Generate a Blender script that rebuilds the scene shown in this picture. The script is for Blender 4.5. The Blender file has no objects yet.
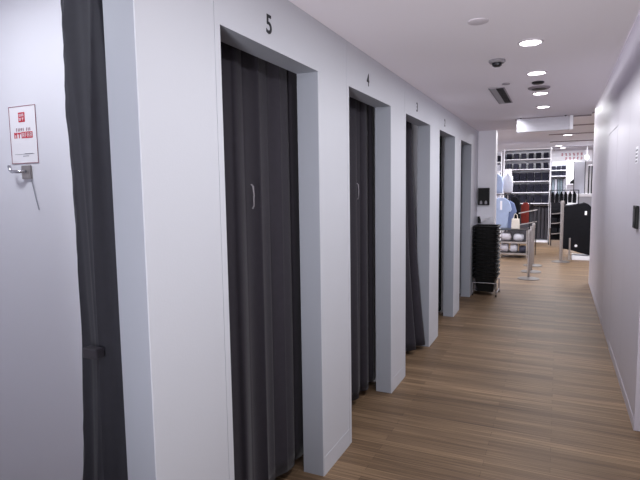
import bpy, bmesh, math, random
from mathutils import Vector, Matrix
random.seed(7)
SC = bpy.context.scene
COL = SC.collection

# ------------------------------------------------------------------ helpers
def srgb(r, g, b):
    def c(v):
        v /= 255.0
        return v / 12.92 if v <= .04045 else ((v + .055) / 1.055) ** 2.4
    return (c(r), c(g), c(b), 1)

def mat(name, col, rough=.6, metal=0, noise=.06, scale=8, bump=0, bscale=60, spec=.5, emit=None, estr=0, sheen=0):
    m = bpy.data.materials.new(name); m.use_nodes = True
    nt = m.node_tree; b = nt.nodes['Principled BSDF']
    tc = nt.nodes.new('ShaderNodeTexCoord'); n = nt.nodes.new('ShaderNodeTexNoise')
    n.inputs['Scale'].default_value = scale; n.inputs['Detail'].default_value = 4
    nt.links.new(tc.outputs['Object'], n.inputs['Vector'])
    mx = nt.nodes.new('ShaderNodeMix'); mx.data_type = 'RGBA'
    lo = [max(0, c * (1 - noise)) for c in col[:3]] + [1]; hi = [min(1, c * (1 + noise)) for c in col[:3]] + [1]
    mx.inputs['A'].default_value = lo; mx.inputs['B'].default_value = hi
    nt.links.new(n.outputs['Fac'], mx.inputs['Factor']); nt.links.new(mx.outputs['Result'], b.inputs['Base Color'])
    b.inputs['Roughness'].default_value = rough; b.inputs['Metallic'].default_value = metal
    b.inputs['Specular IOR Level'].default_value = spec
    if sheen:
        b.inputs['Sheen Weight'].default_value = sheen; b.inputs['Sheen Roughness'].default_value = .4
    if emit:
        b.inputs['Emission Color'].default_value = emit; b.inputs['Emission Strength'].default_value = estr
    if bump:
        n2 = nt.nodes.new('ShaderNodeTexNoise'); n2.inputs['Scale'].default_value = bscale
        nt.links.new(tc.outputs['Object'], n2.inputs['Vector'])
        bp = nt.nodes.new('ShaderNodeBump'); bp.inputs['Strength'].default_value = bump; bp.inputs['Distance'].default_value = .01
        nt.links.new(n2.outputs['Fac'], bp.inputs['Height']); nt.links.new(bp.outputs['Normal'], b.inputs['Normal'])
    return m

def floor_mat():
    m = bpy.data.materials.new('wood_strip_floor'); m.use_nodes = True
    nt = m.node_tree; b = nt.nodes['Principled BSDF']; N = nt.nodes.new; L = nt.links.new
    tc = N('ShaderNodeTexCoord')
    br = N('ShaderNodeTexBrick'); br.inputs['Scale'].default_value = 1
    br.inputs['Brick Width'].default_value = .9; br.inputs['Row Height'].default_value = .06
    br.inputs['Mortar Size'].default_value = .0012; br.inputs['Mortar Smooth'].default_value = .3
    br.inputs['Color1'].default_value = (0, 0, 0, 1); br.inputs['Color2'].default_value = (1, 1, 1, 1)
    br.inputs['Mortar'].default_value = (.0, .0, .0, 1); br.offset = .37
    L(tc.outputs['Object'], br.inputs['Vector'])
    # long grain running with the strips
    mp = N('ShaderNodeMapping'); mp.inputs['Scale'].default_value = (.9, 58, 1); L(tc.outputs['Object'], mp.inputs['Vector'])
    g = N('ShaderNodeTexNoise'); g.inputs['Scale'].default_value = 1.6; g.inputs['Detail'].default_value = 6; g.inputs['Roughness'].default_value = .65
    L(mp.outputs['Vector'], g.inputs['Vector'])
    mp2 = N('ShaderNodeMapping'); mp2.inputs['Scale'].default_value = (.6, 5, 1); L(tc.outputs['Object'], mp2.inputs['Vector'])
    g2 = N('ShaderNodeTexNoise'); g2.inputs['Scale'].default_value = 1.1; g2.inputs['Detail'].default_value = 3; L(mp2.outputs['Vector'], g2.inputs['Vector'])
    a1 = N('ShaderNodeMath'); a1.operation = 'MULTIPLY'; a1.inputs[1].default_value = .13; L(br.outputs['Color'], a1.inputs[0])
    a2 = N('ShaderNodeMath'); a2.operation = 'MULTIPLY_ADD'; a2.inputs[1].default_value = 1.0; L(g.outputs['Fac'], a2.inputs[0]); L(a1.outputs[0], a2.inputs[2])
    a3 = N('ShaderNodeMath'); a3.operation = 'MULTIPLY_ADD'; a3.inputs[1].default_value = .35; L(g2.outputs['Fac'], a3.inputs[0]); L(a2.outputs[0], a3.inputs[2])
    cr = N('ShaderNodeValToRGB'); e = cr.color_ramp.elements
    e[0].position = .46; e[0].color = srgb(72, 57, 44); e[1].position = 1.01; e[1].color = srgb(156, 130, 103)
    k = cr.color_ramp.elements.new(.74); k.color = srgb(112, 91, 71)
    L(a3.outputs[0], cr.inputs['Fac'])
    dk = N('ShaderNodeMix'); dk.data_type = 'RGBA'; dk.inputs['B'].default_value = srgb(62, 46, 36)
    L(cr.outputs['Color'], dk.inputs['A'])
    mf = N('ShaderNodeMath'); mf.operation = 'MULTIPLY'; mf.inputs[1].default_value = .6; L(br.outputs['Fac'], mf.inputs[0]); L(mf.outputs[0], dk.inputs['Factor'])
    L(dk.outputs['Result'], b.inputs['Base Color'])
    b.inputs['Roughness'].default_value = .46; b.inputs['Specular IOR Level'].default_value = .14
    bp = N('ShaderNodeBump'); bp.inputs['Strength'].default_value = .12; bp.inputs['Distance'].default_value = .004
    L(g.outputs['Fac'], bp.inputs['Height']); L(bp.outputs['Normal'], b.inputs['Normal'])
    return m

class MB:
    """collects simple solids into one mesh"""
    def __init__(s): s.bm = bmesh.new()
    def box(s, x0, x1, y0, y1, z0, z1, bev=0, mt=None):
        r = bmesh.ops.create_cube(s.bm, size=1)
        M = Matrix.Translation(((x0+x1)/2, (y0+y1)/2, (z0+z1)/2)) @ Matrix.Diagonal((abs(x1-x0), abs(y1-y0), abs(z1-z0), 1))
        if mt: M = mt @ M
        bmesh.ops.transform(s.bm, matrix=M, verts=r['verts'])
        if bev:
            es = list({e for v in r['verts'] for e in v.link_edges})
            bmesh.ops.bevel(s.bm, geom=es, offset=bev, segments=2, affect='EDGES', profile=.5)
        return s
    def cyl(s, p0, p1, r, r2=None, n=16):
        p0, p1 = Vector(p0), Vector(p1); d = p1 - p0
        M = Matrix.Translation((p0+p1)/2) @ d.to_track_quat('Z', 'Y').to_matrix().to_4x4()
        bmesh.ops.create_cone(s.bm, cap_ends=True, segments=n, radius1=r, radius2=r if r2 is None else r2, depth=d.length, matrix=M)
        return s
    def tube(s, pts, r, n=10):
        pts = [Vector(p) for p in pts]; rings = []
        for i, p in enumerate(pts):
            t = (pts[min(i+1, len(pts)-1)] - pts[max(i-1, 0)]).normalized()
            q = t.to_track_quat('Z', 'Y')
            rings.append([s.bm.verts.new(p + q @ Vector((r*math.cos(2*math.pi*k/n), r*math.sin(2*math.pi*k/n), 0))) for k in range(n)])
        for a, b in zip(rings, rings[1:]):
            for k in range(n): s.bm.faces.new((a[k], a[(k+1) % n], b[(k+1) % n], b[k]))
        s.bm.faces.new(rings[0][::-1]); s.bm.faces.new(rings[-1])
        return s
    def lathe(s, prof, c=(0, 0, 0), n=32, cap=True):
        rings = []
        for r, z in prof:
            rings.append([s.bm.verts.new((c[0]+r*math.cos(2*math.pi*k/n), c[1]+r*math.sin(2*math.pi*k/n), c[2]+z)) for k in range(n)])
        for a, b in zip(rings, rings[1:]):
            for k in range(n): s.bm.faces.new((a[k], a[(k+1) % n], b[(k+1) % n], b[k]))
        if cap: s.bm.faces.new(rings[0][::-1]); s.bm.faces.new(rings[-1])
        return s
    def prism(s, outline, y0, y1, bev=0):
        """outline in x,z ; extruded along y"""
        a = [s.bm.verts.new((x, y0, z)) for x, z in outline]; b = [s.bm.verts.new((x, y1, z)) for x, z in outline]
        n = len(a); fs = [s.bm.faces.new(a), s.bm.faces.new(b[::-1])]
        for k in range(n): s.bm.faces.new((a[k], b[k], b[(k+1) % n], a[(k+1) % n]))
        if bev:
            es = [e for f in fs for e in f.edges]
            bmesh.ops.bevel(s.bm, geom=es, offset=bev, segments=3, affect='EDGES', profile=.6)
        return s
    def grid(s, fn, nu, nv, wrap=False):
        vs = [[s.bm.verts.new(fn(i/(nu-1) if not wrap else i/nu, j/(nv-1))) for j in range(nv)] for i in range(nu)]
        for i in range(nu if wrap else nu-1):
            for j in range(nv-1):
                s.bm.faces.new((vs[i][j], vs[(i+1) % nu][j], vs[(i+1) % nu][j+1], vs[i][j+1]))
        return s
    def build(s, name, m, parent=None, smooth=False, solid=0):
        bmesh.ops.recalc_face_normals(s.bm, faces=s.bm.faces)
        me = bpy.data.meshes.new(name); s.bm.to_mesh(me); s.bm.free()
        me.materials.append(m)
        if smooth:
            for p in me.polygons: p.use_smooth = True
        o = bpy.data.objects.new(name, me); COL.objects.link(o)
        if smooth:
            try: me.set_sharp_from_angle(angle=math.radians(40))
            except Exception: pass
        if solid:
            md = o.modifiers.new('thick', 'SOLIDIFY'); md.thickness = solid; md.offset = 0
        if parent: o.parent = parent
        return o

def tag(o, label=None, cat=None, group=None, kind=None):
    if label: o['label'] = label
    if cat: o['category'] = cat
    if group: o['group'] = group
    if kind: o['kind'] = kind
    return o

def thing(name, label, cat, loc, group=None, rz=0):
    o = bpy.data.objects.new(name, None); o.empty_display_size = .05; COL.objects.link(o)
    o.location = loc; o.rotation_euler = (0, 0, rz)
    return tag(o, label, cat, group)

def struct(o): return tag(o, kind='structure')

def copy_thing(o, loc, label=None, rz=None, swap=None):
    r = o.copy(); COL.objects.link(r); r.location = loc
    if label: r['label'] = label
    if rz is not None: r.rotation_euler = (0, 0, rz)
    for ch in list(o.children):
        c = ch.copy(); COL.objects.link(c); c.parent = r
        for g in list(ch.children):
            d = g.copy(); COL.objects.link(d); d.parent = c
    return r

def ordinal(i): return ['first', 'second', 'third', 'fourth', 'fifth', 'sixth', 'seventh', 'eighth'][i]

# ------------------------------------------------------------------ materials
M_ret = mat('white_end_wall_paint', srgb(236, 236, 243), .55, noise=.015, scale=2)
M_wall = mat('white_wall_paint', srgb(203, 205, 212), .55, noise=.015, scale=2, bump=.03, bscale=120)
M_reveal = mat('reveal_painted_shade', srgb(156, 160, 170), .6, noise=.015, scale=2)
M_gloss = mat('satin_white_panel', srgb(193, 188, 198), .42, noise=.02, scale=1.5, bump=.02, bscale=3, spec=.5)
M_ceil = mat('ceiling_paint', srgb(243, 238, 245), .7, noise=.015, scale=1.5)
M_sceil = mat('shop_ceiling_paint', srgb(222, 222, 234), .7, noise=.02, scale=1)
M_booth = mat('booth_wall_paint', srgb(226, 226, 234), .6, noise=.012, scale=2)
M_floor = floor_mat()
M_curt = mat('charcoal_curtain_cloth', srgb(50, 47, 54), .85, noise=.15, scale=30, bump=.15, bscale=400, spec=.2, sheen=.15)
M_curt2 = mat('dark_curtain_cloth', srgb(44, 44, 51), .8, noise=.15, scale=30, bump=.15, bscale=400, spec=.25, sheen=.1)
M_black = mat('black_plastic', srgb(9, 9, 11), .5, noise=.1, spec=.25)
M_blackm = mat('black_matt_cloth', srgb(20, 20, 25), .9, noise=.25, scale=20, spec=.2)
M_dark = mat('dark_metal', srgb(40, 40, 44), .4, .6)
M_ink = mat('black_ink', srgb(22, 24, 34), .6, noise=.02)
M_red = mat('red_ink', srgb(200, 40, 62), .6, noise=.03)
M_pink = mat('faded_red_ink', srgb(186, 98, 112), .6, noise=.03)
M_dred = mat('dark_red_ink', srgb(140, 60, 84), .6, noise=.03)
M_paper = mat('white_paper', srgb(240, 238, 244), .6, noise=.01)
M_grey = mat('grey_ink', srgb(120, 118, 128), .6, noise=.02)
M_chrome = mat('brushed_chrome', srgb(200, 200, 205), .25, 1, noise=.03)
M_steel = mat('grey_steel', srgb(170, 164, 162), .35, .85, noise=.03)
M_white = mat('white_laminate', srgb(236, 235, 242), .4, noise=.01)
M_trim = mat('white_trim', srgb(240, 240, 246), .4, noise=.01)
M_lens = mat('lamp_diffuser', (1, 1, 1, 1), .5, noise=0, emit=(1, .98, .97, 1), estr=9)
M_lamp2 = mat('shop_lamp_diffuser', (1, 1, 1, 1), .5, noise=0, emit=(1, .98, 1, 1), estr=6)
M_pgrey2 = mat('grey_white_panel', srgb(196, 194, 202), .6, noise=.01)
M_cover = mat('off_white_plastic', srgb(215, 208, 216), .6, noise=.02)
M_gap = mat('dark_gap', srgb(36, 33, 38), .8, noise=.05)
M_vent = mat('vent_grey', srgb(150, 146, 152), .5, .2, noise=.03)
M_shade = mat('grey_plastic', srgb(140, 132, 140), .6, noise=.03)
M_blue = mat('light_blue_cotton', srgb(164, 178, 208), .85, noise=.12, scale=14, spec=.2)
M_blue2 = mat('striped_blue_cotton', srgb(128, 142, 180), .85, noise=.2, scale=14, spec=.2)
M_pale = mat('pale_grey_cotton', srgb(196, 196, 206), .85, noise=.1, scale=14, spec=.2)
M_rcloth = mat('red_cloth', srgb(128, 52, 46), .85, noise=.2, scale=20, spec=.2)
M_cream = mat('cream_canvas', srgb(214, 206, 196), .85, noise=.1, scale=20, spec=.2)
M_denim = mat('dark_denim', srgb(38, 38, 50), .9, noise=.3, scale=25, spec=.2)
M_char = mat('charcoal_knit', srgb(66, 66, 80), .9, noise=.25, scale=25, spec=.2)
M_base = mat('dull_steel_base', srgb(104, 98, 96), .55, .5, noise=.03)
M_plast = mat('clear_plastic_wrap', srgb(190, 186, 194), .2, noise=.15, scale=12, bump=.4, bscale=18)
M_teal = mat('grey_teal_cloth', srgb(128, 140, 148), .85, noise=.2, scale=12, spec=.2)
M_gtrous = mat('dark_grey_cloth', srgb(72, 70, 76), .85, noise=.2, scale=12, spec=.2)
M_pgrey = mat('pale_grey_panel', srgb(168, 168, 178), .5, noise=.04)

# ------------------------------------------------------------------ measured layout (metres; camera stands at x=0 y=0)
A = -1.077            # front face of the cubicle wall
AB = -1.195           # its back face
HH = 2.074            # opening height
CE = 2.313            # corridor ceiling
BX = .461             # right wall
OPEN = [(.318, 1.118), (1.517, 2.317), (2.719, 3.515), (3.898, 4.729), (5.129, 5.965), (6.357, 7.160)]   # 6 5 4 3 2 1
WEND = 7.799
SCE = 2.70            # shop ceiling

# ------------------------------------------------------------------ setting
struct(MB().box(-4.2, 4.2, -1.8, 21, -.1, 0).build('floor', M_floor))

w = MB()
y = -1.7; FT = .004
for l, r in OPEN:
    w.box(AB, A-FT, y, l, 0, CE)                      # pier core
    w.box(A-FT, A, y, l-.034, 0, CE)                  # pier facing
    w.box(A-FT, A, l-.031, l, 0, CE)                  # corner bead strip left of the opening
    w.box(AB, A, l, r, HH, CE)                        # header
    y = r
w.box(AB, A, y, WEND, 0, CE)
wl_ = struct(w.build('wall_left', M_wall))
wl_.data.materials.append(M_reveal)          # shade on jambs and head linings put into a greyer colour
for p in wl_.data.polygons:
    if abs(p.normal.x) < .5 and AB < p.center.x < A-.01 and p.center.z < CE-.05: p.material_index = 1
bb = MB(); y = -1.7
for l, r in OPEN:
    bb.box(A+.0003, A+.0016, y+.004, l-.036, 0, .1); y = r
bb.box(A+.0003, A+.0016, y+.004, WEND-.004, 0, .1)
struct(bb.build('baseboard_left', M_wall))

# booths behind the openings
pw = MB()
for yy in (-.12, 1.32, 2.5, 3.69, 4.91, 6.14, 7.36):
    pw.box(-2.45, AB, yy, yy+.04, 0, CE)
struct(pw.build('wall_partition', M_booth))
struct(MB().box(-2.5, -2.45, -1.7, WEND, 0, CE).build('wall_booths', M_booth))

# the short wall where the corridor widens, and the shop's outer walls
struct(MB().box(-4.2, A, WEND+.001, WEND+.2, 0, SCE).box(A, -.848, WEND+.001, WEND+.2, 0, SCE).build('wall_return', M_ret))
struct(MB().box(-.852, -.832, WEND-.012, WEND+.2, 0, CE-.0).build('trim_1', M_trim))
struct(MB().box(-4.2, 4.2, 20.5, 20.6, 0, SCE+.1).build('wall_far', M_white))
struct(MB().box(-4.2, -4.1, WEND+.2, 20.5, 0, SCE+.1).build('wall_shop_left', M_white))
struct(MB().box(4.1, 4.2, -1.8, 20.5, 0, SCE+.1).build('wall_shop_right', M_white))
struct(MB().box(-2.5, 4.2, -1.9, -1.8, 0, 2.7).build('wall_behind', M_wall))

# right wall: runs from y=3.54 to y=8.87, rises into a slot beside the ceiling edge
WR0, WR1 = 3.54, 8.87
rw = MB().box(BX+.004, BX+.14, WR0, WR1, 0, 2.66)
D0, D1, DH = 5.30, 6.20, 2.022           # flush door leaf in the panelling
seams = [WR0, 4.42, D0-.0015, D1+.0015, 7.1, 8.0, WR1]
for a, b in zip(seams, seams[1:]):
    if abs(a-(D0-.0015)) < 1e-6:
        rw.box(BX, BX+.004, a+.0015, b-.0015, DH+.010, 2.66)
    else:
        rw.box(BX, BX+.004, a+.0012, b-.0012, 0, 2.66)
struct(rw.build('wall_right', M_gloss))
struct(MB().box(BX, BX+.0038, D0+.004, D1-.004, .004, DH).build('door_1', M_gloss))
struct(MB().box(BX-.0025, BX-.0005, WR0, D0-.01, 0, .07).box(BX-.0025, BX-.0005, D1+.01, WR1, 0, .07).build('baseboard_right', M_gloss))
struct(MB().box(BX+.14, 4.1, WR0, WR0+.14, 0, 2.66).build('wall_side', M_wall))

# ceilings
CXR = .315; CY1 = 6.72
c = MB()
c.box(-2.5, CXR, -1.8, CY1, CE, CE+.4)
c.box(-2.5, -.50, CY1, WEND, CE, CE+.38)
c.box(CXR, 4.1, -1.8, 2.6, CE, CE+.4)
c.box(CXR, 4.1, 2.6, WR1, 2.66, 2.72)               # lid of the slot over the right wall
struct(c.build('ceiling', M_ceil))
struct(MB().box(-4.2, CXR, CY1+.0, 20.6, SCE+.03, SCE+.12).box(CXR, 4.2, WR1, 20.6, SCE+.03, SCE+.12).build('ceiling_shop', M_sceil))
t = MB()
for yy in (9.8, 11.6, 13.4, 15.6, 17.9):
    t.box(-.25, 4.0, yy, yy+.06, SCE+.012, SCE+.029)
struct(t.build('trim_2', M_shade))
struct(MB().box(-.50, CXR, CY1-.03, CY1+.0, CE-.012, CE-.001).build('trim_3', M_shade))

# ------------------------------------------------------------------ curtains
def wave_curtain(name, label, y0, y1, xc, amp, n, zb, seed, m=M_curt, bulge=0, lean=0, tab=None):
    rd = random.Random(seed)
    ph = [rd.uniform(0, 6.28) for _ in range(5)]
    th = thing(name, label, 'curtain', (xc, (y0+y1)/2, zb), 'cubicle curtains')
    z1 = 2.24
    def fn(u, v):
        z = zb + (z1-zb)*v
        k = (1-v)
        a = amp*(.75+.35*k)
        yy = y0+(y1-y0)*u
        x = a*(math.sin(n*6.283*u+ph[0]+.35*math.sin(3*v+ph[1])) + .38*math.sin(n*2.3*6.283*u+ph[2]+.8*k) + .35*math.sin(n*.37*6.283*u+ph[3]))
        x += bulge*k*k*u
        yy += .012*math.sin(n*2*6.283*u+ph[4]) + lean*k*k*(u)
        return (x, yy-(y0+y1)/2, z-zb)
    MB().grid(fn, 150, 28).build('cloth', m, th, True, solid=.004)
    if tab:
        yt, zt, xt = tab
        px, py, pz = xt-xc, yt-(y0+y1)/2, zt-zb
        tb = MB(); tb.tube([(px, py, pz+.05), (px+.010, py+.001, pz+.042), (px+.012, py+.002, pz), (px+.010, py+.002, pz-.045), (px+.004, py+.002, pz-.055)], 0.0036, 8)
        o = tb.build('pull_tab', M_vent, th, True); o['label'] = 'small pale metal pull on the curtain'
    return th

wave_curtain('curtain', 'charcoal curtain closed across the cubicle numbered 5', 1.43, 2.42, -1.245, .012, 5, .05, 3, tab=(1.90, 1.478, -1.213))
wave_curtain('curtain', 'charcoal curtain closed across the cubicle numbered 4', 2.63, 3.62, -1.25, .015, 5, .045, 8, tab=(3.19, 1.49, -1.213))
wave_curtain('curtain', 'grey curtain bunched and bulging out of the cubicle numbered 3', 3.93, 4.705, -1.27, .03, 4, .04, 5, m=M_curt, bulge=.13, lean=.01)
wave_curtain('curtain', 'dark curtain in the cubicle numbered 2', 5.04, 6.06, -1.265, .026, 7, .045, 11, m=M_blackm)
wave_curtain('curtain', 'dark curtain in the last cubicle, nearest the shop', 6.27, 7.26, -1.265, .026, 7, .045, 12, m=M_blackm)

# bunched curtain of the nearest cubicle
th = thing('curtain', 'dark curtain gathered in a bunch at the edge of the nearest open cubicle', 'curtain', (-1.335, 1.237, 0.02), 'cubicle curtains')
def bunch(u, v):
    th_ = u*2*math.pi
    z = 2.22*v
    k = 1-v
    rx, ry = .132, .066
    pinch = 1-.05*math.exp(-((z-.97)/.14)**2)+.05*k
    tw = 1.5*math.sin(2.0*v+.6)
    fold = lambda q: 1-1.6*abs(math.sin(q))**.7
    f = .99+.13*fold(4*th_+1.9*tw)+.10*fold(3*th_-1.7*tw+.5+1.2*v)+.03*math.sin(11*th_+7*v)
    dx = -.10*k*k + .010*math.sin(6*v)
    return (rx*pinch*f*math.cos(th_)+dx, ry*pinch*f*math.sin(th_)+.006*math.sin(4*v), z)
MB().grid(bunch, 160, 70, True).build('cloth', M_curt2, th, True)
tb = MB().box(-.058, .006, -.096, -.06, .945, .98, .006)
o = tb.build('tie_strap', M_curt, th); o['label'] = 'short grey tie strap on the bunched curtain'

# ------------------------------------------------------------------ cubicle numbers
def text_mesh(s, name, m, h, wid, loc, rot, label, cat, group=None, depth=.0015):
    cu = bpy.data.curves.new('lettering', 'FONT'); cu.body = s; cu.size = 1; cu.extrude = .5; cu.align_x = 'CENTER'
    cu.offset = .012
    to = bpy.data.objects.new('lettering', cu); COL.objects.link(to)
    dg = bpy.context.evaluated_depsgraph_get(); dg.update()
    me = bpy.data.meshes.new_from_object(to.evaluated_get(dg))
    bpy.data.objects.remove(to)
    xs = [v.co.x for v in me.vertices]; ys = [v.co.y for v in me.vertices]
    for v in me.vertices:
        v.co.x = (v.co.x-(min(xs)+max(xs))/2)*0+((v.co.x-min(xs))/(max(xs)-min(xs))-.5)*wid
        v.co.y = ((v.co.y-min(ys))/(max(ys)-min(ys))-.5)*h
        v.co.z *= depth
    me.materials.clear(); me.materials.append(m)
    o = bpy.data.objects.new(name, me); COL.objects.link(o); o.location = loc; o.rotation_euler = rot
    return tag(o, label, cat, group)
WR = (math.radians(90), 0, math.radians(90))
for s, yc in (('5', 1.851), ('4', 3.035), ('3', 4.235), ('2', 5.37)):
    text_mesh(s, 'number_sign', M_ink, .075, .042, (A+.001, yc, 2.166), WR, 'dark number %s on the white wall above a cubicle opening' % s, 'number', 'cubicle numbers')

# ------------------------------------------------------------------ paper sign and hook in the nearest cubicle
SX0, SX1, SZ0, SZ1 = -1.930, -1.778, 1.617, 1.833
PY = 1.3185
sg = thing('notice_sign', 'white paper notice with red print on the wall of the nearest cubicle', 'sign', ((SX0+SX1)/2, PY, (SZ0+SZ1)/2))
W, Hs = SX1-SX0, SZ1-SZ0
MB().box(-W/2, W/2, -.0005, .0005, -Hs/2, Hs/2).build('sheet', M_paper, sg)
b = .0022
MB().box(-W/2, W/2, -.0016, -.0006, Hs/2-b, Hs/2).box(-W/2, W/2, -.0016, -.0006, -Hs/2, -Hs/2+b).box(-W/2, -W/2+b, -.0016, -.0006, -Hs/2+b, Hs/2-b).box(W/2-b, W/2, -.0016, -.0006, -Hs/2+b, Hs/2-b).build('border', M_dred, sg)
lg = MB(); lx, lz, ls = -.004, .066, .018
lg.box(lx-ls, lx+ls, -.0014, -.0006, lz-ls, lz+ls)
o = lg.build('red_logo', M_red, sg); o['label'] = 'red square logo'
l2 = MB()
# pale letter strokes inside the logo square
for (a0, a1, c0, c1) in ((-.013, -.010, .002, .013), (-.006, -.003, .002, .013), (-.013, -.003, .002, .005), (.002, .012, .010, .013), (.002, .005, .002, .013), (.009, .012, .002, .013),
                         (-.013, -.003, -.013, -.010), (-.013, -.010, -.013, -.002), (-.006, -.003, -.013, -.002), (.002, .012, -.005, -.002), (.006, .009, -.013, -.002)):
    l2.box(lx+a0, lx+a1, -.0019, -.0015, lz+c0, lz+c1)
l2.build('logo_lettering', M_paper, sg)
rd = random.Random(4)
l3 = MB(); x = -.050
for k in range(9):
    if k == 5: x += .009; continue
    x += .0095
    for q in range(3): l3.box(x+rd.uniform(0, .005), x+rd.uniform(.005, .0075), -.0014, -.0006, .0155+q*.0035, .0172+q*.0035)
    l3.box(x+.003, x+.0045, -.0014, -.0006, .0135, .0265)
l3.build('small_red_lettering', M_dred, sg)
l4 = MB()
def st(a0, a1, c0, c1): l4.box(a0, a1, -.0014, -.0006, c0, c1)
st(-.052, -.047, -.012, .010); st(-.041, -.036, -.012, .010); st(-.047, -.0445, .001, .008); st(-.0435, -.041, .001, .008)
st(-.033, -.014, .003, .009); st(-.026, -.021, -.012, .003)
st(-.010, .052, -.013, .011)
l4.build('bold_red_lettering', M_red, sg)
l5 = MB()
for k in range(4):
    x = -.005+k*.0145
    for (a0, a1, c0, c1) in ((0, .010, .005, .0075), (0, .0025, -.009, .0075), (.0075, .010, -.009, .0075), (0, .010, -.003, -.0005)):
        if rd.random() < .85: l5.box(x+a0, x+a1, -.0019, -.0015, c0, c1)
l5.build('reversed_lettering', M_paper, sg)
l6 = MB().box(-.055, .055, -.0012, -.0006, -.0735, -.0722).box(.0, .048, -.0012, -.0006, -.0725, -.0705).box(-.01, .024, -.0012, -.0006, -.081, -.079)
l6.build('fine_print', M_grey, sg)

hk = thing('coat_hook', 'chrome coat hook below the paper notice in the nearest cubicle', 'hook', (-1.845, 1.3195, 1.585))
MB().box(-.026, .026, -.009, 0, -.028, .024, .003).build('plate', M_steel, hk)
MB().tube([(0, -.006, .002), (-.006, -.022, .001), (-.022, -.032, .0), (-.044, -.034, .001), (-.054, -.034, .008), (-.058, -.034, .024)], .0065, 12).build('hook_arm', M_chrome, hk, True)
tag(MB().tube([(-1.82, 1.314, 1.555), (-1.813, 1.315, 1.52), (-1.803, 1.3155, 1.48), (-1.792, 1.316, 1.44)], .0022, 8).build('cord', M_pgrey, None, True), 'thin pale cord hanging down from the chrome hook', 'cord')

# ------------------------------------------------------------------ corridor ceiling fittings
def downlight(x, y, z, label, first=None, r=.056, lens=M_lens, group='corridor downlights'):
    if first: return copy_thing(first, (x, y, z), label)
    t = thing('downlight', label, 'ceiling light', (x, y, z), group)
    MB().lathe([(r, -.001), (r+.014, -.001), (r+.014, -.004), (r+.002, -.007), (r, -.001)], cap=False).build('trim_ring', M_cover, t, True)
    MB().lathe([(.001, -.0015), (r-.001, -.0015), (r-.001, -.004), (.001, -.004)]).build('diffuser', lens, t)
    return t
def area(name, loc, size, power, col=(1, .98, 1), rot=(0, 0, 0), shape='DISK', spread=180):
    l = bpy.data.lights.new(name, 'AREA'); l.shape = shape; l.size = size; l.energy = power; l.color = col; l.spread = math.radians(spread)
    o = bpy.data.objects.new(name, l); COL.objects.link(o); o.location = loc; o.rotation_euler = rot
    return o
DLY = (3.203, 4.061, 4.945, 5.782)
names = ('nearest of the row of corridor downlights, the largest', 'second corridor downlight from the front', 'third corridor downlight, just past the two grey discs', 'farthest corridor downlight, before the hanging white panel')
d0 = None
for yy, nm in zip(DLY, names):
    o = downlight(-.167, yy, CE, nm, d0); d0 = d0 or o
PWR = 7.8; LC = (.945, .955, 1)
for yy in (.9, 1.6, 2.34) + DLY:
    area('corridor_lamp', (-.167, yy, CE-.006), .108, PWR*(1.45 if yy > 4.5 else 1.2 if yy > 3.5 else 1), LC)
area('booth_lamp', (-1.75, .8, CE-.02), .25, 8, (.93, .95, 1))

dt = thing('smoke_detector', 'round grey smoke detector on the corridor ceiling near the vent', 'detector', (-.382, 3.544, CE))
MB().lathe([(.05, -.001), (.052, -.012), (.044, -.02), (.001, -.02)]).build('base', M_vent, dt, True)
MB().lathe([(.03, -.0205), (.028, -.036), (.02, -.042), (.001, -.042)]).build('sensor_head', M_dark, dt, True)
tag(MB().lathe([(.05, -.0008), (.05, -.004), (.046, -.006), (.001, -.006)], (-.382, 2.69, CE)).build('ceiling_cover', M_cover, None, True), 'flat round cover plate on the corridor ceiling, nearest the camera', 'cover plate')
sp = thing('ceiling_speaker', 'dark grey round speaker on the ceiling before the third downlight', 'speaker', (-.17, 4.66, CE))
MB().lathe([(.085, -.001), (.085, -.008), (.075, -.014), (.001, -.014)]).build('grille', M_shade, sp, True)
MB().lathe([(.055, -.0145), (.055, -.018), (.001, -.018)]).build('cone', M_dark, sp, True)
tag(MB().lathe([(.045, -.0008), (.045, -.01), (.035, -.016), (.001, -.016)], (-.17, 4.42, CE)).build('ceiling_cover', M_dark, None, True), 'small dark disc on the ceiling just before the round speaker', 'cover plate')
tag(MB().lathe([(.03, -.0008), (.03, -.008), (.001, -.008)], (-.40, 4.36, CE)).build('ceiling_cover', M_vent, None, True), 'small grey disc on the ceiling beside the air vent', 'cover plate')

vt = thing('air_vent', 'long two-slot air vent in the corridor ceiling', 'vent', (-.487, 4.91, CE))
MB().box(-.062, .062, -.42, -.41, -.008, -.0005).box(-.062, .062, .41, .42, -.008, -.0005).box(-.062, -.052, -.41, .41, -.008, -.0005).box(.052, .062, -.41, .41, -.008, -.0005).build('frame', M_vent, vt)
MB().box(-.052, .052, -.41, .41, -.0025, -.0008).build('backing', M_gap, vt)
s1 = MB(); s2 = MB()
for k in range(20):
    yy = -.39+k*.041
    s1.box(-.050, -.006, yy-.011, yy+.011, -.008, -.004)
for k in range(9): s2.box(.004, .050, -.39+k*.0975-.003, -.39+k*.0975+.003, -.007, -.004)
s1.build('grey_slats', M_vent, vt); s2.build('dark_slats', M_dark, vt)

area('added_slot_lamp', (CXR+.02, 5.9, 2.60), .05, 2.0, (.95, .95, 1), (0, math.radians(-70), 0), 'RECTANGLE').data.size_y = 5.6  # unseen strip lamp added to brighten the wall inside the slot
# white bulkhead panel hanging at the end of the corridor ceiling
hp = thing('hanging_sign', 'blank white panel hanging under the end of the corridor ceiling', 'hanging sign', (-.172, 6.6, 2.145))
MB().box(-.30, .262, -.02, .03, 0, .155, .003).build('face_panel', M_pgrey2, hp)
MB().box(.264, .300, -.03, .04, 0, .163, .003).build('end_cap', M_trim, hp)
for x in (-.27, .21): MB().box(x, x+.02, 0, .012, .1555, .1675).build('hanger', M_dark, hp)

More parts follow.
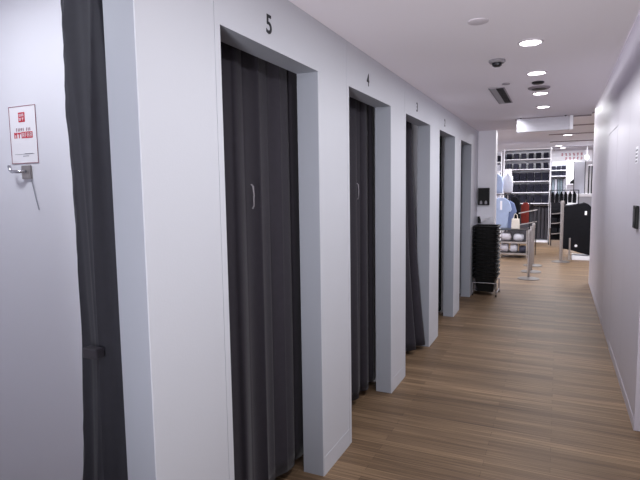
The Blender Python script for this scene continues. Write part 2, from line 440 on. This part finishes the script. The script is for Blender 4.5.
# fittings on the right wall
cr = thing('mounted_card_reader', 'black box mounted on the right wall at the edge of the photo', 'card reader', (BX, 3.81, 1.3))
MB().box(-.022, -.001, -.07, .045, -.072, .072, .004).build('casing', M_black, cr)
MB().box(-.0235, -.0222, -.05, .03, -.03, .05).build('screen', M_dark, cr)
ws = thing('wall_notice', 'small grey and white notice on the right wall above the black box', 'sign', (BX, 3.97, 1.70))
MB().box(-.0015, -.0005, -.06, .05, -.055, .055).build('sheet', M_paper, ws)
m_ = MB()
for k in range(4): m_.box(-.0022, -.0016, -.045+.01*(k % 2), .045, .036-k*.024-.012, .036-k*.024)
m_.build('grey_lettering', M_grey, ws)

# ------------------------------------------------------------------ basket stack and wall fittings at the corridor end
bs = thing('basket_stand', 'low chrome wire stand under the stack of black baskets', 'stand', (-.895, 7.47, 0))
hw, hd = .155, .2
for sx in (-1, 1):
    for sy in (-1, 1):
        l = MB().cyl((sx*hw, sy*hd, .03), (sx*hw, sy*hd, .2), .009).build('leg', M_chrome, bs, True)
        MB().cyl((sx*hw-.008, sy*hd, .017), (sx*hw+.008, sy*hd, .017), .017).build('caster', M_black, l, True)
for sy in (-1, 1): MB().cyl((-hw, sy*hd, .19), (hw, sy*hd, .19), .007).build('cross_bar', M_chrome, bs, True)
for sx in (-1, 1): MB().cyl((sx*hw, -hd, .05), (sx*hw, hd, .05), .006).build('side_rail', M_chrome, bs, True)
for yy in (-.06, .06): MB().cyl((-hw, yy, .05), (hw, yy, .05), .004).build('bottom_wire', M_chrome, bs, True)
def basket(loc, label):
    t = thing('shopping_basket', label, 'basket', loc, 'black shopping baskets in the stack')
    H, tx, ty, dx = .23, .142, .185, .034
    def ring(bm, x, y, z, r=.03, n=5):
        vs = []
        for cx, cy, a0 in ((x-r, y-r, 0), (-x+r, y-r, 90), (-x+r, -y+r, 180), (x-r, -y+r, 270)):
            for k in range(n):
                a = math.radians(a0+90*k/(n-1)); vs.append(bm.verts.new((cx+r*math.cos(a), cy+r*math.sin(a), z)))
        return vs
    m1 = MB(); bm = m1.bm
    rs = [ring(bm, tx-dx*(1-k/4), ty-dx*(1-k/4), H*k/4) for k in range(5)]
    for a, b_ in zip(rs, rs[1:]):
        for k in range(len(a)): bm.faces.new((a[k], a[(k+1) % len(a)], b_[(k+1) % len(a)], b_[k]))
    bm.faces.new(rs[0])
    m1.build('basket_body', M_black, t, solid=.003)
    m2 = MB(); bm = m2.bm
    prof = ((0, -.022), (.022, -.022), (.026, -.016), (.026, -.004), (.022, 0), (0, 0))
    rs = [ring(bm, tx+.001+p, ty+.001+p, H+.002+q, .03+p) for p, q in prof]
    rs.append(rs[0])
    for a, b_ in zip(rs, rs[1:]):
        for k in range(len(a)): bm.faces.new((a[k], a[(k+1) % len(a)], b_[(k+1) % len(a)], b_[k]))
    m2.build('rim', M_black, t, smooth=True)
    m3 = MB(); bm = m3.bm; per = []
    for x0, y0, x1, y1, n in ((tx-.03, -ty, -tx+.03, -ty, 16), (-tx, -ty+.03, -tx, ty-.03, 20), (-tx+.03, ty, tx-.03, ty, 16), (tx, ty-.03, tx, -ty+.03, 20)):
        nx, ny = (0, math.copysign(1, y0)) if y0 == y1 else (math.copysign(1, x0), 0)
        for k in range(n+1):
            o_ = .007 if k % 4 in (1, 2) else .0012
            per.append((x0+(x1-x0)*k/n+nx*o_, y0+(y1-y0)*k/n+ny*o_))
    lo_ = [bm.verts.new((x, y, H-.046)) for x, y in per]; hi_ = [bm.verts.new((x, y, H-.0205)) for x, y in per]
    for k in range(len(per)): bm.faces.new((lo_[k], lo_[(k+1) % len(per)], hi_[(k+1) % len(per)], hi_[k]))
    m3.build('ribbed_band', M_black, t)
    return t
BSX, BSY = -.895, 7.47
b0 = basket((BSX, BSY, .058), 'black plastic shopping basket nested in the tall stack on the wire stand')
NB = 13
for k in range(1, NB):
    o = copy_thing(b0, (BSX, BSY, .058+k*.057))
    if k == NB-1: o['label'] = 'topmost black shopping basket of the tall stack'

dp = thing('wall_dispenser', 'black box dispenser on the white end wall above the baskets', 'dispenser', (-.985, WEND, 1.37))
MB().box(-.078, .078, -.06, -.001, -.125, .125, .004).build('casing', M_black, dp)
for x in (-.050, .018): MB().prism([(x, -.108), (x+.032, -.108), (x+.032, -.075), (x+.022, -.058), (x+.010, -.058), (x, -.075)], -.063, -.0605).build('grey_symbol', M_vent, dp)
tr = thing('mounted_leaflet_holder', 'small black bracket holding white leaflets below the black dispenser', 'leaflet holder', (-.98, WEND, 1.03))
MB().prism([(-.085, .05), (-.06, .05), (-.045, .0), (-.045, -.045), (-.085, -.045)], -.05, -.001, .004).build('bracket', M_black, tr)
MB().prism([(-.035, -.03), (.085, .035), (.085, .045), (.0, .02), (-.035, .0)], -.06, -.002, .001).build('leaflet', M_paper, tr)

# ------------------------------------------------------------------ queue posts
def stanchion(loc, label, h=.81, first=None):
    if first: return copy_thing(first, loc, label)
    t = thing('queue_post', label, 'queue post', loc, 'queue posts')
    MB().lathe([(.17, 0), (.17, .008), (.15, .016), (.05, .03), (.001, .032)]).build('base', M_base, t, True)
    MB().cyl((0, 0, .03), (0, 0, h-.09), .021).build('post', M_steel, t, True)
    MB().lathe([(.026, h-.09), (.028, h-.08), (.028, h-.01), (.023, h), (.001, h)]).build('belt_head', M_steel, t, True)
    return t
q0 = stanchion((-.41, 8.95, 0), 'nearest of the three steel queue posts standing in line')
stanchion(None or (-.41, 9.72, 0), 'middle one of the three steel queue posts in line', first=q0)
stanchion((-.41, 10.5, 0), 'rearmost of the three steel queue posts in line', first=q0)
q1 = thing('queue_post', 'taller steel queue post at the left edge of the black panel', 'queue post', (.075, 11.2, 0), 'queue posts')
MB().lathe([(.17, 0), (.17, .008), (.15, .016), (.05, .03), (.001, .032)]).build('base', M_base, q1, True)
MB().cyl((0, 0, .03), (0, 0, 1.15), .03).build('post', M_steel, q1, True)
MB().lathe([(.034, 1.15), (.036, 1.16), (.036, 1.2), (.03, 1.22), (.001, 1.22)]).build('belt_head', M_steel, q1, True)

bp_ = thing('covered_display_stand', 'large black covered display panel on a white plinth beside the right wall', 'display panel', (.35, 11.62, 0))
MB().prism([(-.25, .22), (-.25, 1.08), (-.20, 1.11), (.03, 1.13), (.13, 1.17), (.2, 1.14), (.26, 1.08), (.26, .1), (.1, .14), (-.05, .2)], 0, .34, .012).build('cover', M_blackm, bp_, True)
MB().box(-.07, .26, -.03, .36, 0, .085, .005).build('plinth', M_white, bp_)
MB().box(.14, .18, -.003, -.0005, .92, 1.0).build('white_tag', M_paper, bp_)
t_ = MB(); t_.cyl((0, -.004, .29), (0, -.0005, .29), .027, n=24); t_.build('round_sticker', M_paper, bp_)
MB().cyl((-.115, -.05, .086), (-.115, -.05, .45), .018).box(-.14, -.09, -.075, -.025, .0, .086).build('support_post', M_steel, bp_, True)

# ------------------------------------------------------------------ tall white shelving with folded clothes
def shelving(x0, x1, yf, depth, zs, top, label, cols, zlow):
    t = thing('shelving_unit', label, 'shelving', ((x0+x1)/2, yf, 0))
    cx = (x0+x1)/2
    MB().box(x0-cx, x1-cx, depth-.02, depth, zlow, top).build('back_panel', M_white, t)
    for x in (x0, x1-.035):
        MB().box(x-cx, x-cx+.035, 0, depth-.021, 0, top).build('upright', M_white, t)
    for z in zs:
        MB().box(x0-cx+.036, x1-cx-.036, .003, depth-.021, z-.022, z).build('shelf', M_white, t)
    return t
UX0, UX1, UY, UD = -1.40, -.195, 15.0, .38
SH = [2.255, 1.985, 1.66, 1.36, 1.065]
mu = shelving(UX0, UX1, UY, UD, SH+[2.52], 2.54, 'tall white shelving unit full of dark folded clothes at the end of the shop', 6, 1.04)
MB().box(UX0+.04-(UX0+UX1)/2, UX1-.04-(UX0+UX1)/2, UD-.04, UD-.005, .02, 1.035).build('lower_back_panel', M_gtrous, mu)
def folded(loc, w, d, h, n, m, label, group, seed):
    rd = random.Random(seed); mb = MB()
    for k in range(n):
        a, b_ = h*k/n, h*(k+1)/n-.003
        j = rd.uniform(-.004, .004)
        mb.box(-w/2+.004+j, w/2-.004+j, 0+rd.uniform(0, .008), d, a+.001, b_, min(.008, (b_-a)*.35))
    o = mb.build('folded_clothes', m); o.location = loc
    return tag(o, label, 'folded clothes', group)
rows = ['top', 'second', 'third', 'fourth', 'lowest']
cw = (UX1-UX0-.09)/6
for r, z in enumerate(SH):
    for k in range(6):
        x = UX0+.045+cw*(k+.5)
        if r < 2: w, h, m = .13, .155, (M_char if (k in (1, 2) or (r == 1 and k < 4)) else M_denim)
        else: w, h, m = cw-.012, (.215 if r > 2 else .225), M_denim
        folded((x, UY+.05, z+.001), w, .27, h, 6, m, 'dark folded clothes on the %s shelf of the main shelving, %s from left' % (rows[r], ordinal(k)), 'folded stacks in the main shelving', r*10+k)
tag(MB().box(-1.36, -1.17, UY-.02, UY-.004, 1.83, 2.0).build('shelf_card', M_paper), 'blank white card on the left end of the main shelving', 'sign')
# the narrower bay on its left
shelving(-1.90, -1.43, UY, UD, [2.2, 1.95, 1.7, 1.45, 1.2], 2.50, 'narrow white shelving bay partly behind the end wall', 2, .05)
for r, z in enumerate([2.2, 1.95, 1.7]):
    folded((-1.565, UY+.05, z+.001), .17, .27, .17, 6, (M_denim, M_pale, M_denim)[r], 'folded clothes on the %s shelf of the narrow left bay' % rows[r], 'folded stacks in the narrow bay', 70+r)

# dark grey long garments hanging below the shelving, behind the low rack
def garment_long(loc, w, z0, z1, m, label, group, seed):
    rd = random.Random(seed); p = rd.uniform(0, 6)
    def fn(u, v):
        a = u*6.283; z = z0+(z1-z0)*v
        k = 1-.12*v
        return (w/2*k*math.cos(a)*(1+.08*math.sin(5*a+p)), .05*math.sin(a)*(1+.1*math.sin(7*a+p)), z)
    t = thing('hanging_garment', label, 'clothes', loc, group)
    mb = MB().grid(fn, 40, 8, True)
    mb.build('cloth', m, t, True)
    MB().tube([(-w*.42, 0, z1+.005), (0, 0, z1+.035), (w*.42, 0, z1+.005)], .006, 8).build('hanger', M_dark, t, True)
    MB().tube([(0, 0, z1+.035), (0, 0, z1+.05), (.012, 0, z1+.06)], .003, 6).build('hook', M_steel, t, True)
    return t
for k in range(4):
    garment_long((-.555+k*.092, UY+.12, 0), .078, .09, .92, M_gtrous, 'long dark grey garment hanging under the main shelving, %s from the left' % ordinal(k), 'grey garments under the shelving', k)
rl = thing('clothes_rail', 'thin rail under the main shelving holding the grey garments', 'rail', (-.42, UY+.12, 0))
MB().cyl((-.19, 0, .995), (.18, 0, .995), .008).build('rod', M_steel, rl, True)
MB().box(-.188, -.172, -.02, .02, .995, 1.042).box(.162, .178, -.02, .02, .995, 1.042).build('bracket', M_steel, rl)
tag(MB().box(-.62, -.24, UY, UY+.33, .0, .06, .004).build('low_plinth', M_white), 'low white plinth on the floor under the grey garments', 'plinth')

# ------------------------------------------------------------------ shirts and low rack on the left
def shirt(loc, w, z0, z1, m, label, name='hanging_shirt', sleeves=True, rz=0, group=None, torso=False, d=.07, stripe=None):
    t = thing(name, label, 'clothes', loc, group, rz)
    H = z1-z0; hw_ = w/2
    if sleeves:
        out = [(-.30*w, 0), (.30*w, 0), (.31*w, .60*H), (.42*w, .50*H), (.50*w, .62*H), (.36*w, .90*H), (.14*w, H), (.05*w, .955*H), (-.05*w, .955*H), (-.14*w, H), (-.36*w, .90*H), (-.50*w, .62*H), (-.42*w, .50*H), (-.31*w, .60*H)]
    else:
        out = [(-.42*w, 0), (.42*w, 0), (.46*w, .45*H), (.44*w, .85*H), (.16*w, H), (.06*w, .95*H), (-.06*w, .95*H), (-.16*w, H), (-.44*w, .85*H), (-.46*w, .45*H)]
    out = [(x, z+z0) for x, z in out]
    MB().prism(out, -d/2, d/2, d*.3).build('cloth', m, t, True)
    if stripe:
        MB().prism([(-.05*w, z0+.60*H), (.05*w, z0+.60*H), (.05*w, z0+.9*H), (-.05*w, z0+.9*H)], -d/2-.004, -d/2-.0005).build('placket', stripe, t)
    if not torso:
        MB().tube([(0, 0, z1-.05*H), (0, 0, z1+.02), (.02, 0, z1+.04), (.01, 0, z1+.06)], .005, 6).build('hanger_hook', M_steel, t, True)
    return t
shirt((-1.165, 12.2, 0), .46, .58, 1.27, M_blue, 'light blue short-sleeved shirt hanging in front beside the end wall', stripe=M_paper)
shirt((-1.045, 12.34, 0), .40, .56, 1.2, M_blue2, 'darker blue striped shirt behind the front light blue shirt', d=.06)
shirt((-.905, 12.55, 0), .26, .55, 1.29, M_blackm, 'black jacket hanging to the right of the blue shirts', sleeves=False)
r1 = shirt((-.69, 12.75, 0), .20, .66, 1.15, M_rcloth, 'red garment hanging beside the black jacket', sleeves=False, d=.06)
# upper shirts on bust forms
for (x, m, lab, w_, z0, z1) in ((-1.30, M_blue, 'light blue shirt on a bust form above the hanging shirts', .25, 1.36, 1.80), (-1.10, M_pale, 'pale grey top on a bust form above the blue shirts', .24, 1.36, 1.82)):
    t = shirt((x, 12.75 if x < -1.2 else 13.0, 0), w_, z0, z1, m, lab, 'dressed_bust_form', False, torso=True, d=.14)
    MB().cyl((0, 0, z1-.03), (0, 0, z1+.05), .035, .03).build('neck', M_white, t, True)
    MB().cyl((0, 0, .022), (0, 0, z0+.02), .012).build('pole', M_steel, t, True)
    MB().lathe([(.09, 0), (.09, .012), (.02, .022), (.001, .022)]).build('base', M_steel, t, True)
# bar carrying the shirts
br_ = thing('clothes_rail', 'dark freestanding rail carrying the blue shirts', 'rail', (-1.0, 12.4, 0))
MB().cyl((-.38, 0, 1.33), (.42, 0, 1.33), .011).build('rod', M_dark, br_, True)
for x in (-.38, .42):
    l = MB().cyl((x, 0, .02), (x, 0, 1.33), .012).build('leg', M_dark, br_, True)
MB().box(-.40, -.36, -.2, .2, 0, .02).box(.40, .44, -.2, .2, 0, .02).build('foot_bar', M_dark, br_)

lr = thing('low_rack', 'low metal display rack with packed goods on two tiers', 'rack', (-.86, 11.5, 0))
for sx in (-.26, .28):
    for yy in (0, .5): MB().box(sx-.009, sx+.009, yy-.009, yy+.009, 0, .60 if yy == 0 else .62).build('leg', M_steel, lr)
for z in (.09, .33, .59):
    MB().box(-.27, .29, -.009, .51, z, z+.016).build('shelf', M_dark, lr)
for z in (.106, .346):
    MB().box(-.27, .29, -.014, -.0095, z-.03, z+.006).build('front_edge', M_steel, lr)
def pack(x, y, z, w, d, h, m, label, seed):
    rd = random.Random(seed)
    mb = MB()
    def fn(u, v):
        a = u*6.283; b_ = (v-.5)*3.1416*.999
        p = .55
        cx = math.copysign(abs(math.cos(a))**p, math.cos(a))*math.cos(b_)**.6
        cy = math.copysign(abs(math.sin(a))**p, math.sin(a))*math.cos(b_)**.6
        q = 1+.05*math.sin(7*a+seed)*math.cos(3*b_+seed)
        return (w/2*cx*q, d/2*cy*q, h/2+h/2*math.sin(b_))
    o = mb.grid(fn, 32, 14, True).build('wrapped_pack', m, None, True); o.location = (x, y, z)
    return tag(o, label, 'pack', 'wrapped packs on the low rack')
pack(-1.025, 11.65, .107, .18, .26, .20, M_plast, 'clear-wrapped pack on the lower tier of the low rack, at left', 1)
pack(-.835, 11.65, .107, .16, .26, .205, M_pale, 'pale grey pack in the middle of the lower tier of the low rack', 2)
pack(-.66, 11.65, .107, .15, .26, .15, M_char, 'dark pack at the right of the lower tier of the low rack', 3)
pack(-1.0, 11.65, .347, .22, .26, .2, M_plast, 'clear-wrapped pack on the upper tier of the low rack, at left', 4)
pack(-.75, 11.65, .347, .2, .26, .18, M_pale, 'pale pack at the right of the upper tier of the low rack', 5)
cb = thing('canvas_bag', 'cream canvas bag standing on the low metal rack', 'bag', (-.82, 11.7, .607))
MB().prism([(-.085, 0), (.085, 0), (.075, .22), (-.075, .22)], -.05, .05, .02).build('bag_body', M_cream, cb, True)
MB().tube([(-.04, 0, .215), (-.03, 0, .30), (0, 0, .33), (.03, 0, .30), (.04, 0, .215)], .007, 8).build('handle', M_cream, cb, True)
# slanted rails of the taller rack to the right of the red garment
sr = thing('tiered_rack', 'metal tiered rack with slanted rails beside the red garment', 'rack', (-.6, 12.05, 0))
for x in (-.16+.0, .17): MB().box(x-.008, x+.008, .1, .116, 0, 1.02).build('leg', M_dark, sr)
for z in (.68, .94):
    MB().prism([(-.19, z-.03), (.19, z+.055), (.19, z+.075), (-.19, z-.008)], .08, .098).build('slanted_rail', M_steel, sr)

# ------------------------------------------------------------------ racks and fixtures on the right of the shop
tr_ = thing('curved_rack', 'black tiered rack with curved pale shelf edges behind the black panel', 'rack', (0, 14.0, 0))
for x in (-.15, .16): MB().box(x-.012, x+.012, .28, .304, 0, 1.09).build('upright', M_dark, tr_)
for i, z in enumerate((.31, .57, .81)):
    def fe(u, v, z=z): return (-.145+.30*u, .10-.13*math.sin(math.pi*(.15+.85*u*.9)), z+.03*u+.022*v+.02*u*u)
    MB().grid(fe, 14, 2).build('shelf_edge', M_steel, tr_, solid=.008)
    MB().box(-.145, .155, .12, .28, z-.012, z).build('shelf', M_blackm, tr_)
MB().box(-.165, .175, .27, .30, .15, 1.1).build('back_panel', M_blackm, tr_)
for i, z in enumerate((.31, .57, .81)):
    for k in range(2):
        folded((-.075+k*.15, 14.13, z+.001), .13, .13, .13, 4, M_blackm, 'black folded goods on the %s tier of the curved rack, %s' % (('bottom', 'middle', 'top')[i], ('at left', 'at right')[k]), 'black folded goods on the curved rack', 90+i*3+k)
for k in range(6):
    shirt((-.135+k*.1, 14.45+.02*(k % 2), 0), .102, (1.09, 1.06, 1.1, 1.05, 1.09, 1.08)[k], 1.333, M_blackm, 'black top hanging above the curved rack, %s from the left' % ordinal(k), sleeves=False, d=.16, group='black tops above the curved rack')
rr = thing('clothes_rail', 'freestanding rail carrying the row of black tops', 'rail', (.1, 14.46, 0))
MB().cyl((-.3, 0, 1.405), (.36, 0, 1.405), .01).build('rod', M_dark, rr, True)
for x in (-.3, .36): MB().cyl((x, 0, 0), (x, 0, 1.405), .011).build('leg', M_dark, rr, True)

# wall bay further back with dark folded stock above grey-teal garments
wb = thing('wall_bay', 'white wall bay with dark shelves above grey hanging clothes', 'shelving', (-.02, 18.0, 0))
MB().box(-.24, .24, .38, .4, .9, 2.3).build('back_panel', M_pale, wb)
for x in (-.24, .22): MB().box(x, x+.02, 0, .379, 0, 2.3).build('upright', M_white, wb)
for z in (2.02, 1.84): MB().box(-.219, .219, 0, .379, z-.02, z).build('shelf', M_white, wb)
for i, z in enumerate((2.02, 1.84)):
    for k in range(3):
        folded((-.165+k*.145, 18.04, z+.001), .135, .3, (.13, .12)[i], 4, M_denim, 'dark folded pile on the %s shelf of the far wall bay, %s' % (('upper', 'lower')[i], ('at left', 'in the middle', 'at right')[k]), 'folded piles in the far wall bay', 120+i*5+k)
for k in range(5):
    garment_long((-.17+k*.08, 18.18, 0), .070, 1.2, 1.74, (M_teal, M_pale, M_teal, M_teal, M_pgrey)[k], 'grey-green garment hanging in the far wall bay, %s from the left' % ordinal(k), 'grey garments in the far wall bay', 40+k)
MB().cyl((-.21, .18, 1.795), (.21, .18, 1.795), .006).build('hanging_rod', M_steel, wb, True)

dpn = thing('display_stand', 'bluish white display panel standing beyond the black tops', 'display panel', (.375, 18.2, 0))
MB().box(-.14, .15, 0, .05, .0, 2.33, .004).build('board', M_white, dpn)
MB().box(-.14, .15, -.2, -.001, 1.56, 1.58).build('ledge', M_white, dpn)
hb = thing('black_bag', 'black bag standing on the ledge of the bluish white display panel', 'bag', (.42, 18.1, 1.581))
MB().prism([(-.11, 0), (.08, 0), (.075, .16), (.02, .19), (-.02, .1), (-.10, .07)], -.06, .06, .02).build('bag_body', M_black, hb, True)
MB().tube([(.03, 0, .175), (.045, 0, .23), (.07, 0, .20), (.07, 0, .15)], .008, 8).build('strap', M_black, hb, True)

gp = thing('display_mirror', 'tall pale grey panel standing on the white counter near the right wall', 'panel', (.56, 17.0, 0))
MB().box(-.15, .12, 0, .04, 1.285, 2.22, .004).build('panel_face', M_pgrey, gp)
MB().box(-.17, -.152, -.005, .045, 1.285, 2.24).box(.122, .14, -.005, .045, 1.285, 2.24).build('edge_frame', M_dark, gp)
for x, lab in ((.80, 'left one of two dark upright posts behind the white counter'), (.88, 'right one of two dark upright posts behind the white counter')):
    pst = thing('dark_post', lab, 'post', (x, 17.25, 0), 'dark posts by the counter')
    MB().box(-.018, .018, -.02, .02, 0, 2.1, .003).build('shaft', M_dark, pst)
    MB().box(-.028, .028, -.03, .03, 2.1, 2.13, .004).build('cap', M_white, pst)
ct = thing('counter', 'white counter top by the right wall behind the black panel', 'counter', (.72, 16.8, 0))
MB().box(-.24, .5, -.25, .36, 1.2, 1.28, .006).build('counter_top', M_white, ct)
MB().box(-.2, .48, -.2, .34, 0, 1.199).build('counter_front', M_pgrey, ct)

wl = thing('globe_lamp', 'bright globe lamp glowing above the white counter near the right wall', 'lamp', (.74, 17.45, 0))
MB().lathe([(.001, 2.29), (.03, 2.298), (.052, 2.325), (.06, 2.36), (.052, 2.395), (.03, 2.42), (.001, 2.43)], n=24).build('globe', M_lamp2, wl, True)
MB().cyl((0, 0, 2.428), (0, 0, SCE+.03), .005).build('stem', M_white, wl, True)

fs = thing('fascia_sign', 'white hanging fascia with rows of red lettering at the back of the shop', 'sign', (.34, 19.0, 0))
MB().box(-.62, .62, 0, .05, 2.30, 2.68, .004).build('board', M_white, fs)
rd = random.Random(21)
rr_ = MB()
for row, (zc, n0) in enumerate(((2.55, 0), (2.42, 1))):
    for k in range(n0, 6):
        x = -.30+k*.115
        for q in range(3):
            a = x+rd.uniform(0, .02); rr_.box(a, a+rd.uniform(.04, .065), -.004, -.0005, zc-.04+q*.032, zc-.022+q*.032)
        rr_.box(x+.03, x+.045, -.004, -.0005, zc-.045, zc+.05)
rr_.build('red_lettering', M_pink, fs)
for x in (-.5, .5): MB().cyl((x, .025, 2.68), (x, .025, SCE+.03), .006).build('hanger', M_steel, fs, True)

# shop lamps
d1 = None
for (x, y_, lab) in ((.16, 13.8, 'nearest shop ceiling lamp, in front of the red lettering'), (-.03, 17.3, 'left one of the two far shop ceiling lamps'), (.08, 18.3, 'right one of the two far shop ceiling lamps')):
    o = downlight(x, y_, SCE+.03, lab, d1, .1, M_lamp2, 'shop ceiling lamps'); d1 = d1 or o
for x, y_ in ((-2.6, 9.6), (-2.4, 13), (.9, 10.4), (1.6, 13.2), (-.4, 13.0), (-2.6, 17.4), (.2, 17.2), (2.4, 17.4), (2.6, 9.0), (-.1, 9.3)):
    area('shop_lamp', (x, y_, SCE+.005), 1.0, 75 if x != -.1 else 25, (.95, .96, 1), shape='SQUARE')
sl = bpy.data.lights.new('added_panel_spot', 'SPOT'); sl.energy = 9; sl.spot_size = math.radians(75); sl.spot_blend = .8; sl.shadow_soft_size = .03; sl.color = (.95, .96, 1)  # spot without a fixture, added to brighten the panel's left end
so = bpy.data.objects.new('added_panel_spot', sl); COL.objects.link(so); so.location = (-.56, 6.45, 2.295)
so.rotation_euler = (Vector((-.47, 6.58, 2.18))-so.location).to_track_quat('-Z', 'Y').to_euler()
def aim(name, loc, to, size, power, spread):
    q = (Vector(to)-Vector(loc)).to_track_quat('-Z', 'Y').to_euler()
    return area(name, loc, size, power, (.97, .95, 1), tuple(q), 'SQUARE', spread)
aim('added_fill_uplight', (-.1, -1.55, .7), (-.15, 4.6, 2.9), .5, 24, 75)  # both fill lamps are added, unseen behind the camera, to lift the ceiling
aim('added_fill_uplight', (.3, -.8, .5), (.1, 1.6, 2.9), .5, 4, 120)
area('added_side_lamp', (2.0, .8, CE-.03), .8, 12, (1, .97, .98), shape='SQUARE')  # unseen fill light added in the side space

# ------------------------------------------------------------------ world, camera
wd = bpy.data.worlds.new('world'); SC.world = wd; wd.use_nodes = True
wd.node_tree.nodes['Background'].inputs[0].default_value = (.6, .62, .7, 1); wd.node_tree.nodes['Background'].inputs[1].default_value = .15

cam = bpy.data.cameras.new('camera'); co = bpy.data.objects.new('camera', cam); COL.objects.link(co)
f = 511.3; pitch, yaw, roll = (math.radians(v) for v in (5.59, 25.0, -.82))
cy, sy, cp, sp_ = math.cos(yaw), math.sin(yaw), math.cos(pitch), math.sin(pitch)
F = Vector((-sy*cp, cy*cp, -sp_)); R0 = Vector((cy, sy, 0)); U0 = R0.cross(F)
R = math.cos(roll)*R0+math.sin(roll)*U0; U = -math.sin(roll)*R0+math.cos(roll)*U0
Mx = Matrix((R, U, -F)).transposed().to_4x4(); Mx.translation = (0, 0, 1.5)
co.matrix_world = Mx
cam.sensor_fit = 'HORIZONTAL'; cam.sensor_width = 36; cam.lens = f/640*36; cam.clip_start = .02
SC.camera = co
SC.view_settings.view_transform = 'Standard'; SC.view_settings.look = 'None'; SC.view_settings.exposure = -.15
SC.cycles.use_denoising = True
SC.cycles.max_bounces = 10; SC.cycles.diffuse_bounces = 6
